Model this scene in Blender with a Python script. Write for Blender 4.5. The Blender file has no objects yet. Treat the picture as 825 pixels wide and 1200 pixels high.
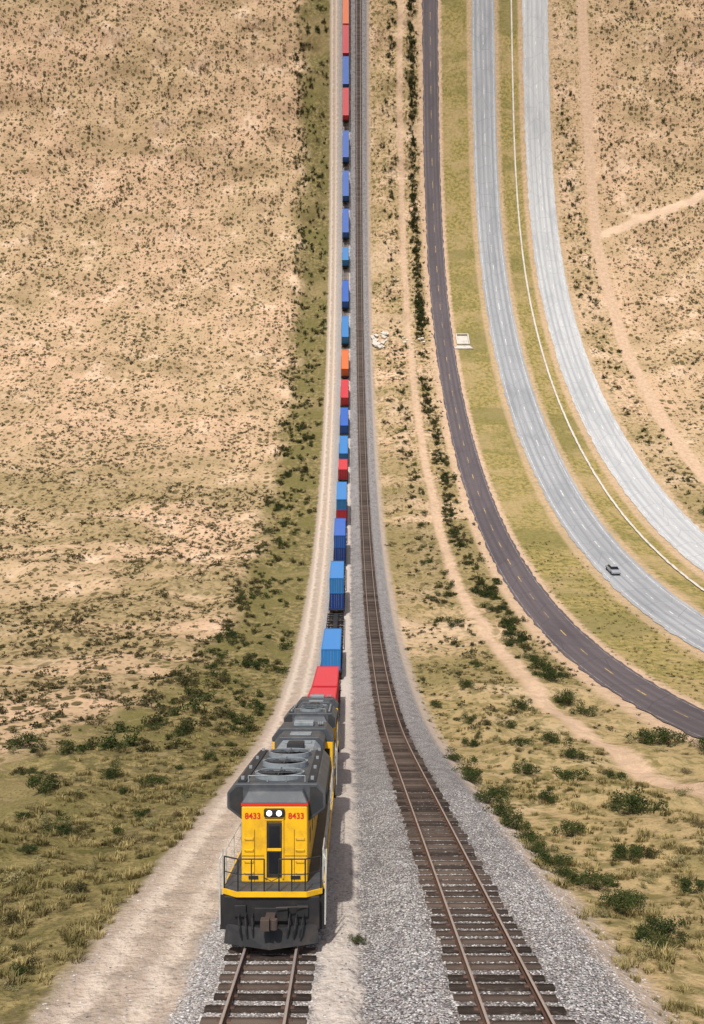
import bpy, math, random
import numpy as np
from mathutils import Matrix, Vector
random.seed(7); rng=np.random.default_rng(11)
scene=bpy.context.scene
# ------------------------------------------------------------------ fold profile of the land
SG=np.arange(-120,900.01,0.25)
tab=[(-120,0),(58,0),(81.6,7),(104.5,11.5),(129.8,17),(156.6,22.5),(184,28),(212,34),(240,39),(268.5,44),(298,50),(328,56.5),(354,64),(388,74),(429,83.5),(467,86),(900,88)]
TH=np.interp(SG,[a for a,b in tab],[b for a,b in tab])
k=np.ones(61)/61; THs=np.convolve(np.pad(TH,30,mode='edge'),k,mode='valid'); TH=np.radians(THs)
YS=-120+np.concatenate([[0],np.cumsum(np.cos(TH[:-1])*0.25)])
ZS=np.concatenate([[0],np.cumsum(np.sin(TH[:-1])*0.25)])
def fold(s):
    return np.interp(s,SG,YS),np.interp(s,SG,ZS),np.interp(s,SG,TH)
def P(X,s,h):
    y,z,t=fold(s); return np.stack([X+0*y,y-h*np.sin(t),z+h*np.cos(t)],-1)
def frame(X,s,h,yaw=0):
    y,z,t=fold(s)
    p=P(np.float64(X),s,h)
    return Matrix.Translation(Vector(p))@Matrix.Rotation(float(t),4,'X')@Matrix.Rotation(yaw,4,'Z')
def sines(seed,n,lo,hi):
    r=np.random.default_rng(seed); L=np.exp(r.uniform(math.log(lo),math.log(hi),n)); a=r.uniform(0,2*math.pi,n); p=r.uniform(0,6.28,n)
    def f(x,y):
        v=0
        for i in range(n): v=v+np.sin((x*math.cos(a[i])+y*math.sin(a[i]))*6.283/L[i]+p[i])
        return v/math.sqrt(n/2)
    return f
nf1=sines(1,14,6,40); nf2=sines(2,14,12,70); nf3=sines(3,12,2,7); nf4=sines(5,16,5,18); nf5=sines(9,16,15,60)
def ss(a,b,x):
    t=np.clip((x-a)/(b-a),0,1); return t*t*(3-2*t)
TR=3.98
def TLf(s): return -2.3+0.95*ss(75,300,s)
def TRf(s): return TR+0*s
def ground_h(X,S):
    fieldm=ss(-9,-14,X)+ss(9,13,X)*ss(29,26,X)+ss(104,112,X)
    vm=ss(38,41,X)*ss(50,47,X)+ss(62,64,X)*ss(71,69,X)
    h=fieldm*(0.30*nf1(X,S)+0.07*nf3(X,S)+0.4*ss(60,160,S)*nf2(X,S))+vm*0.05*nf3(X,S)
    h=h+0.38*ss(0.5,2.1,X)*ss(7.7,6.0,X)+0.12*ss(-4.8,-3.9,X)*ss(0.3,-0.1,X)
    h=h-0.35*ss(7.4,8.6,X)*ss(13,10,X)-0.12*ss(-7.5,-9,X)*ss(-13,-10,X)
    h=h-0.35*ss(62,66.5,X)*ss(72,69.5,X)
    return h
# ------------------------------------------------------------------ mesh helpers
def new_obj(name,mesh,parent=None,mats=()):
    o=bpy.data.objects.new(name,mesh); scene.collection.objects.link(o)
    for m in mats: mesh.materials.append(m)
    if parent: o.parent=parent
    return o
def fast_mesh(name,V,F,uv=None):
    V=np.asarray(V,np.float32); F=np.asarray(F,np.int32); me=bpy.data.meshes.new(name)
    n=F.shape[1]
    me.vertices.add(len(V)); me.vertices.foreach_set('co',V.ravel())
    me.loops.add(F.size); me.loops.foreach_set('vertex_index',F.ravel())
    me.polygons.add(len(F)); me.polygons.foreach_set('loop_start',np.arange(0,F.size,n,dtype=np.int32))
    me.update(calc_edges=True)
    if uv is not None:
        l=me.uv_layers.new(name='surf'); l.data.foreach_set('uv',np.asarray(uv,np.float32)[F.ravel()].ravel())
    return me
def grid(name,Xs,Ss,hf,mat,jit=0,smooth=True):
    XX,SSg=np.meshgrid(Xs,Ss)
    XJ=XX.copy()
    if jit:
        e=nf3(XX[:,0]*3,SSg[:,0])*jit*0.5+nf1(XX[:,0],SSg[:,0]*2)*jit*0.5
        XJ[:,0]+=e; e2=nf3(XX[:,-1]*3+5,SSg[:,0])*jit*0.5; XJ[:,-1]+=e2
    h=hf(XJ,SSg); V=P(XJ,SSg,h).reshape(-1,3)
    ny,nx=XX.shape; i=(np.arange(ny-1)[:,None]*nx+np.arange(nx-1)[None,:]).ravel()
    F=np.stack([i,i+1,i+nx+1,i+nx],1)
    me=fast_mesh(name,V,F,np.stack([XJ.ravel(),SSg.ravel()],1))
    if smooth: me.polygons.foreach_set('use_smooth',np.ones(len(F),bool))
    return new_obj(name,me,None,[mat])
# ------------------------------------------------------------------ node helpers
class N:
    def __init__(s,name,rough=0.9,spec=0.2):
        s.m=bpy.data.materials.new(name); s.m.use_nodes=True; s.nt=s.m.node_tree; s.b=s.nt.nodes['Principled BSDF']
        s.b.inputs['Roughness'].default_value=rough; s.b.inputs['Specular IOR Level'].default_value=spec
    def n(s,t,**k):
        x=s.nt.nodes.new(t)
        for a,b in k.items(): setattr(x,a,b)
        return x
    def put(s,sock,v):
        if isinstance(v,bpy.types.NodeSocket): s.nt.links.new(v,sock)
        elif isinstance(v,tuple) and len(v)==3 and sock.type=='RGBA': sock.default_value=(*v,1)
        else: sock.default_value=v
    def math(s,op,a,b=0.0,c=0.0,clamp=False):
        x=s.n('ShaderNodeMath',operation=op,use_clamp=clamp); s.put(x.inputs[0],a); s.put(x.inputs[1],b); s.put(x.inputs[2],c); return x.outputs[0]
    def mix(s,f,a,b,mode='MIX'):
        x=s.n('ShaderNodeMix',data_type='RGBA',blend_type=mode); s.put(x.inputs[0],f); s.put(x.inputs[6],a); s.put(x.inputs[7],b); return x.outputs[2]
    def sm(s,x_,a,b,lo=0.0,hi=1.0):
        x=s.n('ShaderNodeMapRange',interpolation_type='SMOOTHSTEP')
        s.put(x.inputs[0],x_)
        if a<b: v=(a,b,lo,hi)
        else: v=(b,a,hi,lo)
        for i in range(4): x.inputs[i+1].default_value=v[i]
        return x.outputs[0]
    def noise(s,vec,sc,det=4,ro=0.55,dist=0.0):
        x=s.n('ShaderNodeTexNoise'); s.put(x.inputs['Vector'],vec); x.inputs['Scale'].default_value=sc; x.inputs['Detail'].default_value=det; x.inputs['Roughness'].default_value=ro; x.inputs['Distortion'].default_value=dist; return x.outputs['Fac']
    def vor(s,vec,sc,feat='F1'):
        x=s.n('ShaderNodeTexVoronoi',feature=feat,voronoi_dimensions='2D'); s.put(x.inputs['Vector'],vec); x.inputs['Scale'].default_value=sc; return x
    def uv(s):
        u=s.n('ShaderNodeUVMap',uv_map='surf'); sp=s.n('ShaderNodeSeparateXYZ'); s.nt.links.new(u.outputs[0],sp.inputs[0]); return u.outputs[0],sp.outputs[0],sp.outputs[1]
    def obj(s): return s.n('ShaderNodeTexCoord').outputs['Object']
    def scale(s,vec,v):
        x=s.n('ShaderNodeVectorMath',operation='MULTIPLY'); s.put(x.inputs[0],vec); x.inputs[1].default_value=v; return x.outputs[0]
    def band(s,X,a,b,w): return s.math('MULTIPLY',s.sm(X,a-w,a+w),s.sm(X,b+w,b-w))
    def bump(s,h,st,d):
        x=s.n('ShaderNodeBump'); x.inputs['Strength'].default_value=st; x.inputs['Distance'].default_value=d; s.put(x.inputs['Height'],h); s.nt.links.new(x.outputs[0],s.b.inputs['Normal'])
    def col(s,c): s.put(s.b.inputs['Base Color'],c); return s.m
def paint(name,c,rough=0.5,dirt=0.35,dcol=(0.10,0.08,0.06),metal=0.0,sc=1.5):
    m=N(name,rough,0.4); o=m.obj()
    f=m.sm(m.noise(o,sc,5,0.65),0.45,0.75,0.0,dirt); f2=m.sm(m.noise(m.scale(o,(6,6,0.8)),1.5,3),0.5,0.8,0,dirt*0.6)
    c1=m.mix(f,c,dcol); c1=m.mix(f2,c1,tuple(x*0.6 for x in c))
    m.b.inputs['Metallic'].default_value=metal
    return m.col(c1)
# ------------------------------------------------------------------ ground material
g=N('desert_ground',0.95,0.1); uv,X,S=g.uv()
nbig=g.noise(uv,0.018,3,0.6); nmid=g.noise(uv,0.085,4,0.62); nfin=g.noise(uv,0.8,3,0.65); nmic=g.noise(uv,6,2,0.7)
nst=g.noise(g.scale(uv,(0.35,1,1)),0.045,5,0.62,0.8)
dm=g.math('SUBTRACT',nmid,0.5)
Xd=g.math('ADD',X,g.math('ADD',g.math('MULTIPLY',dm,14.0),g.math('MULTIPLY',g.math('SUBTRACT',nfin,0.5),5.0)))
Xe=g.math('ADD',X,g.math('ADD',g.math('MULTIPLY',g.math('SUBTRACT',nfin,0.5),1.4),g.math('MULTIPLY',g.math('SUBTRACT',nmic,0.5),0.5)))
sand=g.mix(g.sm(nbig,0.38,0.62),(0.54,0.365,0.235),(0.47,0.335,0.20))
sand=g.mix(g.sm(nmid,0.46,0.66,0,0.55),sand,(0.35,0.25,0.14))
sand=g.mix(g.sm(nst,0.52,0.66,0,0.6),sand,(0.31,0.225,0.12))
sand=g.mix(g.sm(nfin,0.5,0.7,0,0.5),sand,(0.28,0.20,0.11))
sand=g.mix(g.sm(nmid,0.45,0.32,0,0.7),sand,(0.66,0.49,0.345))
low=g.math('MULTIPLY',g.sm(S,280,190),g.sm(S,60,100))
sand=g.mix(g.math('MULTIPLY',low,g.sm(nst,0.40,0.56,0,0.8)),sand,g.mix(g.sm(nfin,0.35,0.6),(0.15,0.12,0.05),(0.32,0.24,0.12)))
vd=g.n('ShaderNodeVectorMath',operation='ADD'); g.put(vd.inputs[0],uv)
nz=g.n('ShaderNodeTexNoise'); g.put(nz.inputs['Vector'],uv); nz.inputs['Scale'].default_value=1.3; nz.inputs['Detail'].default_value=1; g.put(vd.inputs[1],nz.outputs['Color'])
v1=g.vor(vd.outputs[0],0.46); v2=g.vor(vd.outputs[0],1.0)
def dots(v,r,k_):
    sp=g.n('ShaderNodeSeparateXYZ'); g.put(sp.inputs[0],v.outputs['Color'])
    d=g.math('SUBTRACT',v.outputs['Distance'],g.math('SUBTRACT',g.math('MULTIPLY',sp.outputs[0],r),k_))
    return g.sm(d,0.08,-0.03)
sp1=dots(v1,0.54,0.17); sp2=g.math('MULTIPLY',dots(v2,0.55,0.21),0.75)
spk=g.math('MULTIPLY',g.math('MAXIMUM',sp1,sp2),g.sm(nmid,0.34,0.5,0.55,1.0))
field=g.mix(spk,sand,g.mix(nfin,(0.075,0.060,0.026),(0.17,0.13,0.06)))
grs=g.mix(g.sm(nfin,0.38,0.62),(0.082,0.076,0.024),(0.28,0.215,0.095))
grs=g.mix(g.sm(nmid,0.45,0.6,0,0.75),grs,(0.145,0.127,0.042))
grs=g.mix(g.sm(nst,0.52,0.64,0,0.5),grs,(0.32,0.235,0.12))
grs=g.mix(g.sm(nmic,0.48,0.7,0,0.65),grs,(0.045,0.045,0.016))
yel=g.mix(g.sm(nfin,0.38,0.65),(0.35,0.265,0.10),(0.17,0.152,0.05)); yel=g.mix(g.sm(nmid,0.45,0.62,0,0.6),yel,(0.41,0.295,0.155))
yel=g.mix(g.sm(nst,0.5,0.6,0,0.6),yel,(0.165,0.15,0.05))
yel=g.mix(g.sm(nmic,0.48,0.75,0,0.65),yel,(0.095,0.085,0.03))
scr=g.mix(g.sm(nmid,0.42,0.58),field,g.mix(0.55,yel,field)); scr=g.mix(g.sm(nfin,0.50,0.60,0,0.65),scr,(0.14,0.115,0.045)); scr=g.mix(g.sm(nst,0.48,0.38,0,0.5),scr,(0.55,0.40,0.265))
near=g.sm(S,150,60)
scr=g.mix(g.math('MULTIPLY',near,0.55),scr,yel)
c=field
c=g.mix(g.math('MULTIPLY',g.math('MULTIPLY',g.sm(g.math('ADD',Xd,g.math('MULTIPLY',g.sm(S,130,50),7.0)),-23.5,-16.5),g.sm(X,0,-2)),g.sm(nfin,0.25,0.5,0.65,1.0)),c,grs)
c=g.mix(g.band(Xe,7,31,0.8),c,scr)
dirt=g.mix(g.sm(nfin,0.3,0.7),(0.57,0.40,0.275),(0.45,0.315,0.21)); dirt=g.mix(g.sm(nmic,0.5,0.8,0,0.35),dirt,(0.26,0.19,0.125))
Xt=g.math('ADD',Xe,g.math('MULTIPLY',g.math('SUBTRACT',nbig,0.5),4.0))
c=g.mix(g.math('MULTIPLY',g.band(Xt,20.4,22.7,0.6),0.95),c,dirt)
c=g.mix(g.math('MULTIPLY',g.band(Xe,28.9,39.0,0.6),0.85),c,dirt)
c=g.mix(g.band(Xe,38.6,50,0.7),c,yel)
c=g.mix(g.math('MULTIPLY',g.band(Xe,49.2,63.0,0.5),0.9),c,g.mix(0.4,dirt,yel))
c=g.mix(g.band(Xe,62.6,70.8,0.8),c,yel)
c=g.mix(g.band(Xe,70.8,85,0.5),c,g.mix(0.3,dirt,yel))
c=g.mix(g.math('MULTIPLY',g.band(Xd,85,96,1.0),0.85),c,scr)
c=g.mix(g.math('MULTIPLY',g.band(Xt,95.9,100.2,0.6),1.0),c,dirt)
dl=g.math('ABSOLUTE',g.math('SUBTRACT',g.math('ADD',S,g.math('MULTIPLY',dm,8.0)),g.math('ADD',373.0,g.math('MULTIPLY',g.math('SUBTRACT',X,101.0),0.44))))
c=g.mix(g.math('MULTIPLY',g.sm(dl,2.8,1.2),g.sm(X,99,101)),c,(0.62,0.45,0.315))
trk=g.math('MAXIMUM',g.band(Xe,-7.3,-6.7,0.25),g.band(Xe,-5.6,-5.0,0.25))
acc=g.mix(g.math('MULTIPLY',trk,0.75),g.mix(g.sm(nfin,0.3,0.7),(0.45,0.36,0.285),(0.34,0.275,0.22)),(0.60,0.505,0.415))
acc=g.mix(g.sm(nmic,0.45,0.75,0,0.45),acc,(0.21,0.17,0.14))
c=g.mix(g.math('MULTIPLY',g.sm(Xe,-8.4,-7.6),g.sm(X,9,8)),c,acc)
gv=g.vor(uv,15.0); gs=g.n('ShaderNodeSeparateXYZ'); g.put(gs.inputs[0],gv.outputs['Color'])
gr=g.mix(gs.outputs[0],(0.12,0.115,0.115),(0.60,0.58,0.565)); gr=g.mix(g.sm(gs.outputs[1],0.75,1.0,0,0.6),gr,(0.38,0.27,0.215))
gr=g.mix(g.sm(gv.outputs['Distance'],0.35,0.75,0,0.9),gr,(0.035,0.032,0.03))
grL=g.mix(0.28,gr,(0.52,0.47,0.43)); grR=g.mix(0.12,gr,(0.22,0.205,0.205)); grR=g.mix(g.sm(nfin,0.42,0.68,0,0.5),grR,(0.12,0.11,0.112))
grR=g.mix(g.math('MULTIPLY',g.band(Xe,TR-1.4,TR+1.4,0.4),g.sm(S,20,120,0.45,0.8)),grR,(0.13,0.095,0.08))
grL=g.mix(g.math('MULTIPLY',g.band(Xe,-3.5,-1.1,0.4),g.sm(S,180,80,0.1,0.35)),grL,(0.20,0.155,0.13))
c=g.mix(g.band(Xe,-4.5,-0.55,0.3),c,grL)
c=g.mix(g.band(Xe,-0.95,0.35,0.15),c,g.mix(g.sm(nmic,0.4,0.7),(0.52,0.455,0.40),(0.38,0.335,0.29)))
c=g.mix(g.band(Xe,0.3,7.4,0.35),c,grR)
gm=g.math('MAXIMUM',g.band(X,-4.5,-0.9,0.3),g.band(X,0.4,7.5,0.2))
hh=g.math('ADD',g.math('MULTIPLY',g.math('SUBTRACT',0.6,gv.outputs['Distance']),g.math('MULTIPLY',gm,0.05)),g.math('ADD',g.math('MULTIPLY',nfin,0.30),g.math('MULTIPLY',nmic,0.07)))
g.bump(hh,1.0,1.0); ground_m=g.col(c)
Xs=np.unique(np.concatenate([np.arange(-500,-150,10),np.arange(-150,-22,1.0),np.arange(-22,-9,0.5),np.arange(-9,14,0.25),np.arange(14,110,0.5),np.arange(110,160,1.0),np.arange(160,501,10)]))
Ss=np.concatenate([np.arange(-120,0,5),np.arange(0,60,0.5),np.arange(60,850.1,1.0)])
grid('ground',Xs,Ss,ground_h,ground_m)
# ------------------------------------------------------------------ roads
def road_mat(name,a,b,dark,lanes,cr=0.3,amt=1.0):
    m=N(name,0.85,0.25); uv,X,S=m.uv(); st=m.noise(m.scale(uv,(1.2,0.02,1)),1.0,3,0.5); pt=m.noise(m.scale(uv,(1,0.35,1)),0.13,4,0.65); fi=m.noise(uv,4,3,0.7)
    c=m.mix(m.sm(st,0.36,0.64),a,b); c=m.mix(m.sm(pt,0.48,0.66,0,0.4*amt),c,dark); c=m.mix(m.sm(fi,0.45,0.75,0,0.35*amt),c,dark)
    for x in lanes: c=m.mix(m.math('MULTIPLY',m.band(X,x-0.3,x+0.3,0.4),cr),c,dark)
    v=m.vor(m.scale(uv,(0.1,0.035,1)),1.0); sp=m.n('ShaderNodeSeparateXYZ'); m.put(sp.inputs[0],v.outputs['Color'])
    c=m.mix(m.sm(sp.outputs[0],0.7,0.95,0,0.25*amt),c,dark)
    e=m.vor(m.scale(uv,(0.22,0.14,1)),1.0,'DISTANCE_TO_EDGE')
    c=m.mix(m.sm(e.outputs['Distance'],0.025,0.005,0,0.5),c,dark)
    return m.col(c)
RS=np.concatenate([np.arange(-120,0,5),np.arange(0,60,0.5),np.arange(60,850.1,1.0)])
flat=lambda h:(lambda X,s:0*X+h)
hw1=road_mat('highway_concrete',(0.36,0.365,0.375),(0.29,0.295,0.305),(0.155,0.165,0.18),[53.0,54.9,57.0,58.9],0.5,0.8)
hw2=road_mat('highway_concrete_pale',(0.49,0.49,0.485),(0.40,0.405,0.41),(0.23,0.24,0.255),[74.6,76.5,78.8,80.7],0.45,0.8)
asp=road_mat('old_asphalt',(0.125,0.102,0.108),(0.095,0.080,0.086),(0.05,0.043,0.047),[31.9,33.3,34.9,36.3],0.3,0.8)
def rd(name,a,b,mat): return grid(name,np.linspace(a,b,13),RS,flat(0.10),mat,jit=0.22)
rd('asphalt_road',30.7,37.3,asp); rd('highway_road',51.2,60.9,hw1); rd('highway_road',72.6,83.2,hw2)
def worn(name,c,base,lo=0.35):
    m=N(name,0.8,0.2); o=m.obj(); return m.col(m.mix(m.sm(m.noise(o,0.6,5,0.75),0.38,0.6,lo,1.0),c,base))
wl=worn('road_line_white',(0.72,0.72,0.70),(0.36,0.36,0.36),0.1); yl=worn('road_line_yellow',(0.60,0.40,0.09),(0.22,0.165,0.11),0.1); wl2=worn('road_line_faded',(0.38,0.36,0.34),(0.13,0.11,0.115),0.3)
def line(name,x,w,mat,dash=None):
    V=[];F=[]
    rngs=[(-100,850)] if not dash else [(s,s+dash[0]) for s in np.arange(0,600,dash[1])]
    for a,b in rngs:
        sg=np.unique(np.concatenate([[a],RS[(RS>a)&(RS<b)],[b]]))
        base=len(V)
        for s in sg:
            V.append(P(np.float64(x-w/2),s,0.115)); V.append(P(np.float64(x+w/2),s,0.115))
        for i in range(len(sg)-1):
            k0=base+2*i; F.append((k0,k0+1,k0+3,k0+2))
    me=fast_mesh(name,np.array(V),np.array(F)); new_obj(name,me,None,[mat])
line('road_marking',34.0,0.17,yl,(3.5,11.0))
for x in (31.15,36.85): line('road_marking',x,0.11,wl2)
line('road_marking',56.0,0.22,wl,(4.0,11.0)); line('road_marking',77.9,0.22,wl,(4.0,11.0))
for x,m in ((52.0,wl),(60.0,wl),(73.6,wl),(82.3,wl)): line('road_marking',x,0.13,m)
conc=paint('weathered_concrete',(0.55,0.51,0.45),0.85,0.6,(0.26,0.22,0.17),sc=0.5)
def chan(X,s): 
    d=np.abs(X-68.1); return ground_h(X,s)+0.05+0.2*ss(0.1,0.35,d)
grid('drainage_channel',np.array([67.78,67.95,68.1,68.25,68.42]),RS,chan,conc)
# ------------------------------------------------------------------ generic part builders
def mesh_part(name,V,F,mat,parent=None,smooth=False,bevel=0,seg=2):
    me=bpy.data.meshes.new(name); me.from_pydata([tuple(v) for v in V],[],F); me.update()
    if smooth: me.polygons.foreach_set('use_smooth',np.ones(len(F),bool))
    o=new_obj(name,me,parent,[mat])
    if bevel:
        b=o.modifiers.new('b','BEVEL'); b.width=bevel; b.segments=seg; b.limit_method='ANGLE'
    return o
def prism(poly,y0,y1):
    n=len(poly); V=[(x,y0,z) for x,z in poly]+[(x,y1,z) for x,z in poly]
    F=[tuple(range(n)),tuple(range(2*n-1,n-1,-1))]+[(i,i+n,(i+1)%n+n,(i+1)%n) for i in range(n)]
    return V,F
def box(a,b,c,d,e,f): return prism([(a,e),(b,e),(b,f),(a,f)],c,d)
def join(*L):
    V=[];F=[]
    for v,f in L:
        o=len(V); V+=list(v); F+=[tuple(i+o for i in q) for q in f]
    return V,F
def cyl(c,r,h,axis='Z',n=20,r2=None):
    r2=r if r2 is None else r2; V=[];F=[]
    for j,(hh,rr) in enumerate(((-h/2,r),(h/2,r2))):
        for i in range(n):
            a=2*math.pi*i/n; u,v=rr*math.cos(a),rr*math.sin(a)
            p={'Z':(u,v,hh),'X':(hh,u,v),'Y':(u,hh,v)}[axis]; V.append((p[0]+c[0],p[1]+c[1],p[2]+c[2]))
    F=[(i,(i+1)%n,(i+1)%n+n,i+n) for i in range(n)]+[tuple(range(n-1,-1,-1)),tuple(range(n,2*n))]
    return V,F
def tube(pts,r,n=6):
    L=[]
    for a,b in zip(pts[:-1],pts[1:]):
        a=Vector(a);b=Vector(b);d=b-a
        if d.length<1e-5: continue
        q=d.to_track_quat('Z','Y'); V=[]
        for p in (a,b):
            for i in range(n):
                t=2*math.pi*i/n; V.append(tuple(p+q@Vector((r*math.cos(t),r*math.sin(t),0))))
        L.append((V,[(i,(i+1)%n,(i+1)%n+n,i+n) for i in range(n)]+[tuple(range(n-1,-1,-1)),tuple(range(n,2*n))]))
    return join(*L)
def empty(name,M):
    e=bpy.data.objects.new(name,None); scene.collection.objects.link(e); e.matrix_world=M; return e
def prism_yz(poly,x0,x1):
    n=len(poly); V=[(x0,y,z) for y,z in poly]+[(x1,y,z) for y,z in poly]
    F=[tuple(range(n)),tuple(range(2*n-1,n-1,-1))]+[(i,i+n,(i+1)%n+n,(i+1)%n) for i in range(n)]
    return V,F
# ------------------------------------------------------------------ railway tracks
rail_side=paint('rusty_rail',(0.12,0.062,0.042),0.7,0.3,(0.06,0.04,0.03)); rail_top=paint('polished_rail_head',(0.50,0.44,0.40),0.4,0.2,metal=0.5)
sm=N('weathered_timber_sleeper',0.9,0.15); at=sm.n('ShaderNodeAttribute',attribute_name='rnd'); oc=sm.obj()
cc=sm.mix(at.outputs['Fac'],(0.03,0.022,0.018),(0.12,0.088,0.07)); cc=sm.mix(sm.sm(sm.noise(sm.scale(oc,(2,18,5)),2.0,4,0.7),0.5,0.75,0,0.5),cc,(0.18,0.145,0.12)); sleeper_m=sm.col(cc)
pl=paint('tie_plate',(0.10,0.055,0.04),0.7)
def track(xf,bed,spacing):
    root=empty('railway_track',Matrix.Identity(4))
    V=[];F=[];R=[];V2=[];F2=[]
    s=5.0
    bf=[(0,1,3,2),(4,6,7,5),(0,4,5,1),(2,3,7,6),(0,2,6,4),(1,5,7,3)]
    while s<640:
        xc=float(xf(s))
        s0=s+random.uniform(-0.05,0.05); w=0.125; l=1.3+random.uniform(-0.06,0.08); sk=random.uniform(-0.025,0.025); off=random.uniform(-0.05,0.05)
        b=len(V); tz=0.08+random.uniform(-0.015,0.012)
        for sx in (-1,1):
            for sy in (-1,1):
                for h in (bed-0.08,bed+tz): V.append(P(np.float64(xc+off+sx*l),s0+sy*w+sk*sx,h))
        F+=[tuple(b+i for i in q) for q in bf]; R+=[random.random()**1.5]*8
        if s<130:
            for rx in (-0.755,0.755):
                b=len(V2)
                for sx in (-0.17,0.17):
                    for sy in (-0.09,0.09):
                        for h in (bed+0.06,bed+0.105): V2.append(P(np.float64(xc+rx+sx),s0+sy,h))
                F2+=[tuple(b+i for i in q) for q in bf]
        s+=spacing
    me=fast_mesh('sleepers',np.array(V),np.array(F)); a=me.attributes.new('rnd','FLOAT','POINT'); a.data.foreach_set('value',R)
    new_obj('sleepers',me,root,[sleeper_m]); new_obj('tie_plates',fast_mesh('tie_plates',np.array(V2),np.array(F2)),root,[pl])
    prof=[(-0.07,0),(-0.07,0.02),(-0.012,0.04),(-0.012,0.125),(-0.037,0.135),(-0.037,0.168),(0.037,0.168),(0.037,0.135),(0.012,0.125),(0.012,0.04),(0.07,0.02),(0.07,0)]
    sg=np.concatenate([np.arange(0,60,2.0),np.arange(60,640.1,1.0)]); n=len(prof)
    for rx in (-0.755,0.755):
        V=np.concatenate([P(xf(sg)+rx+px,sg,bed+0.10+pz)[:,None,:] for px,pz in prof],1).reshape(-1,3)
        i=(np.arange(len(sg)-1)[:,None]*n); j=np.arange(n)[None,:]; j2=(j+1)%n
        F=np.stack([(i+j),(i+j2),(i+n+j2),(i+n+j)],-1).reshape(-1,4)
        me=fast_mesh('rail',V,F); o=new_obj('rail',me,root,[rail_side,rail_top])
        mi=np.tile((np.arange(n)==5).astype(np.int32),len(sg)-1); me.polygons.foreach_set('material_index',mi)
track(TLf,0.12,0.60); track(TRf,0.38,0.60)
# ------------------------------------------------------------------ locomotive
yelp=paint('loco_yellow',(0.80,0.45,0.010),0.45,0.5,(0.30,0.17,0.04)); greyp=paint('loco_grey',(0.052,0.06,0.07),0.5,0.45,(0.15,0.145,0.14)); lgrey=paint('loco_light_grey',(0.24,0.27,0.29),0.55,0.55,(0.08,0.08,0.08))
blk=paint('loco_black',(0.016,0.016,0.018),0.6,0.5,(0.07,0.055,0.045)); redp=paint('loco_red',(0.62,0.03,0.015),0.45,0.1); whp=paint('handrail_white',(0.52,0.52,0.48),0.5,0.4)
gls=paint('dark_glass',(0.012,0.014,0.018),0.15,0.05); dk=paint('dark_grille',(0.022,0.024,0.028),0.7,0.3); steel=paint('wheel_steel',(0.07,0.052,0.044),0.55,0.4)
lamp=N('headlight_lens',0.2); lamp.b.inputs['Emission Color'].default_value=(1,0.97,0.88,1); lamp.b.inputs['Emission Strength'].default_value=1.5; lampm=lamp.col((0.8,0.8,0.78))
def bogie(root,y,span,n=3,r=0.5,w=0.75,mat=None):
    L=[]
    for i in range(n):
        yy=y-span/2+span*i/(n-1)
        for sx in (-1,1): L.append(cyl((sx*w,yy,r),r,0.13,'X',24)); L.append(cyl((sx*(w-0.09),yy,r),r+0.04,0.04,'X',24)) ; L.append(cyl((sx*(w+0.28),yy,r),0.17,0.12,'X',12))
        L.append(cyl((0,yy,r),0.1,1.5,'X',10))
    V,F=join(*L); mesh_part('wheelset',V,F,steel,root)
    L=[]
    for sx in (-1,1):
        a,b=sx*(w+0.12),sx*(w+0.26); a,b=min(a,b),max(a,b)
        L.append(prism_yz([(y-span/2-0.5,0.55),(y-span/2-0.3,0.85),(y+span/2+0.3,0.85),(y+span/2+0.5,0.55),(y+span/2+0.25,0.42),(y+0.3*span/2,0.5),(y-0.3*span/2,0.5),(y-span/2-0.25,0.42)],a,b))
        for i in range(n-1):
            yy=y-span/2+span*(i+0.5)/(n-1); L.append(cyl((sx*(w+0.2),yy,0.62),0.11,0.42,'Z',10))
    L.append(box(-0.9,0.9,y-0.35,y+0.35,0.5,0.8))
    V,F=join(*L); mesh_part('bogie_frame',V,F,mat or blk,root,bevel=0.015)
def text(s,root,loc,size,mat,rotx=math.pi/2):
    c=bpy.data.curves.new('road_number','FONT'); c.body=s; c.size=size; c.extrude=0.004; c.offset=0.004; c.align_x='CENTER'; c.align_y='CENTER'
    o=bpy.data.objects.new('road_number',c); scene.collection.objects.link(o); c.materials.append(mat); o.parent=root; o.location=loc; o.rotation_euler=(rotx,0,0)
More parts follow.
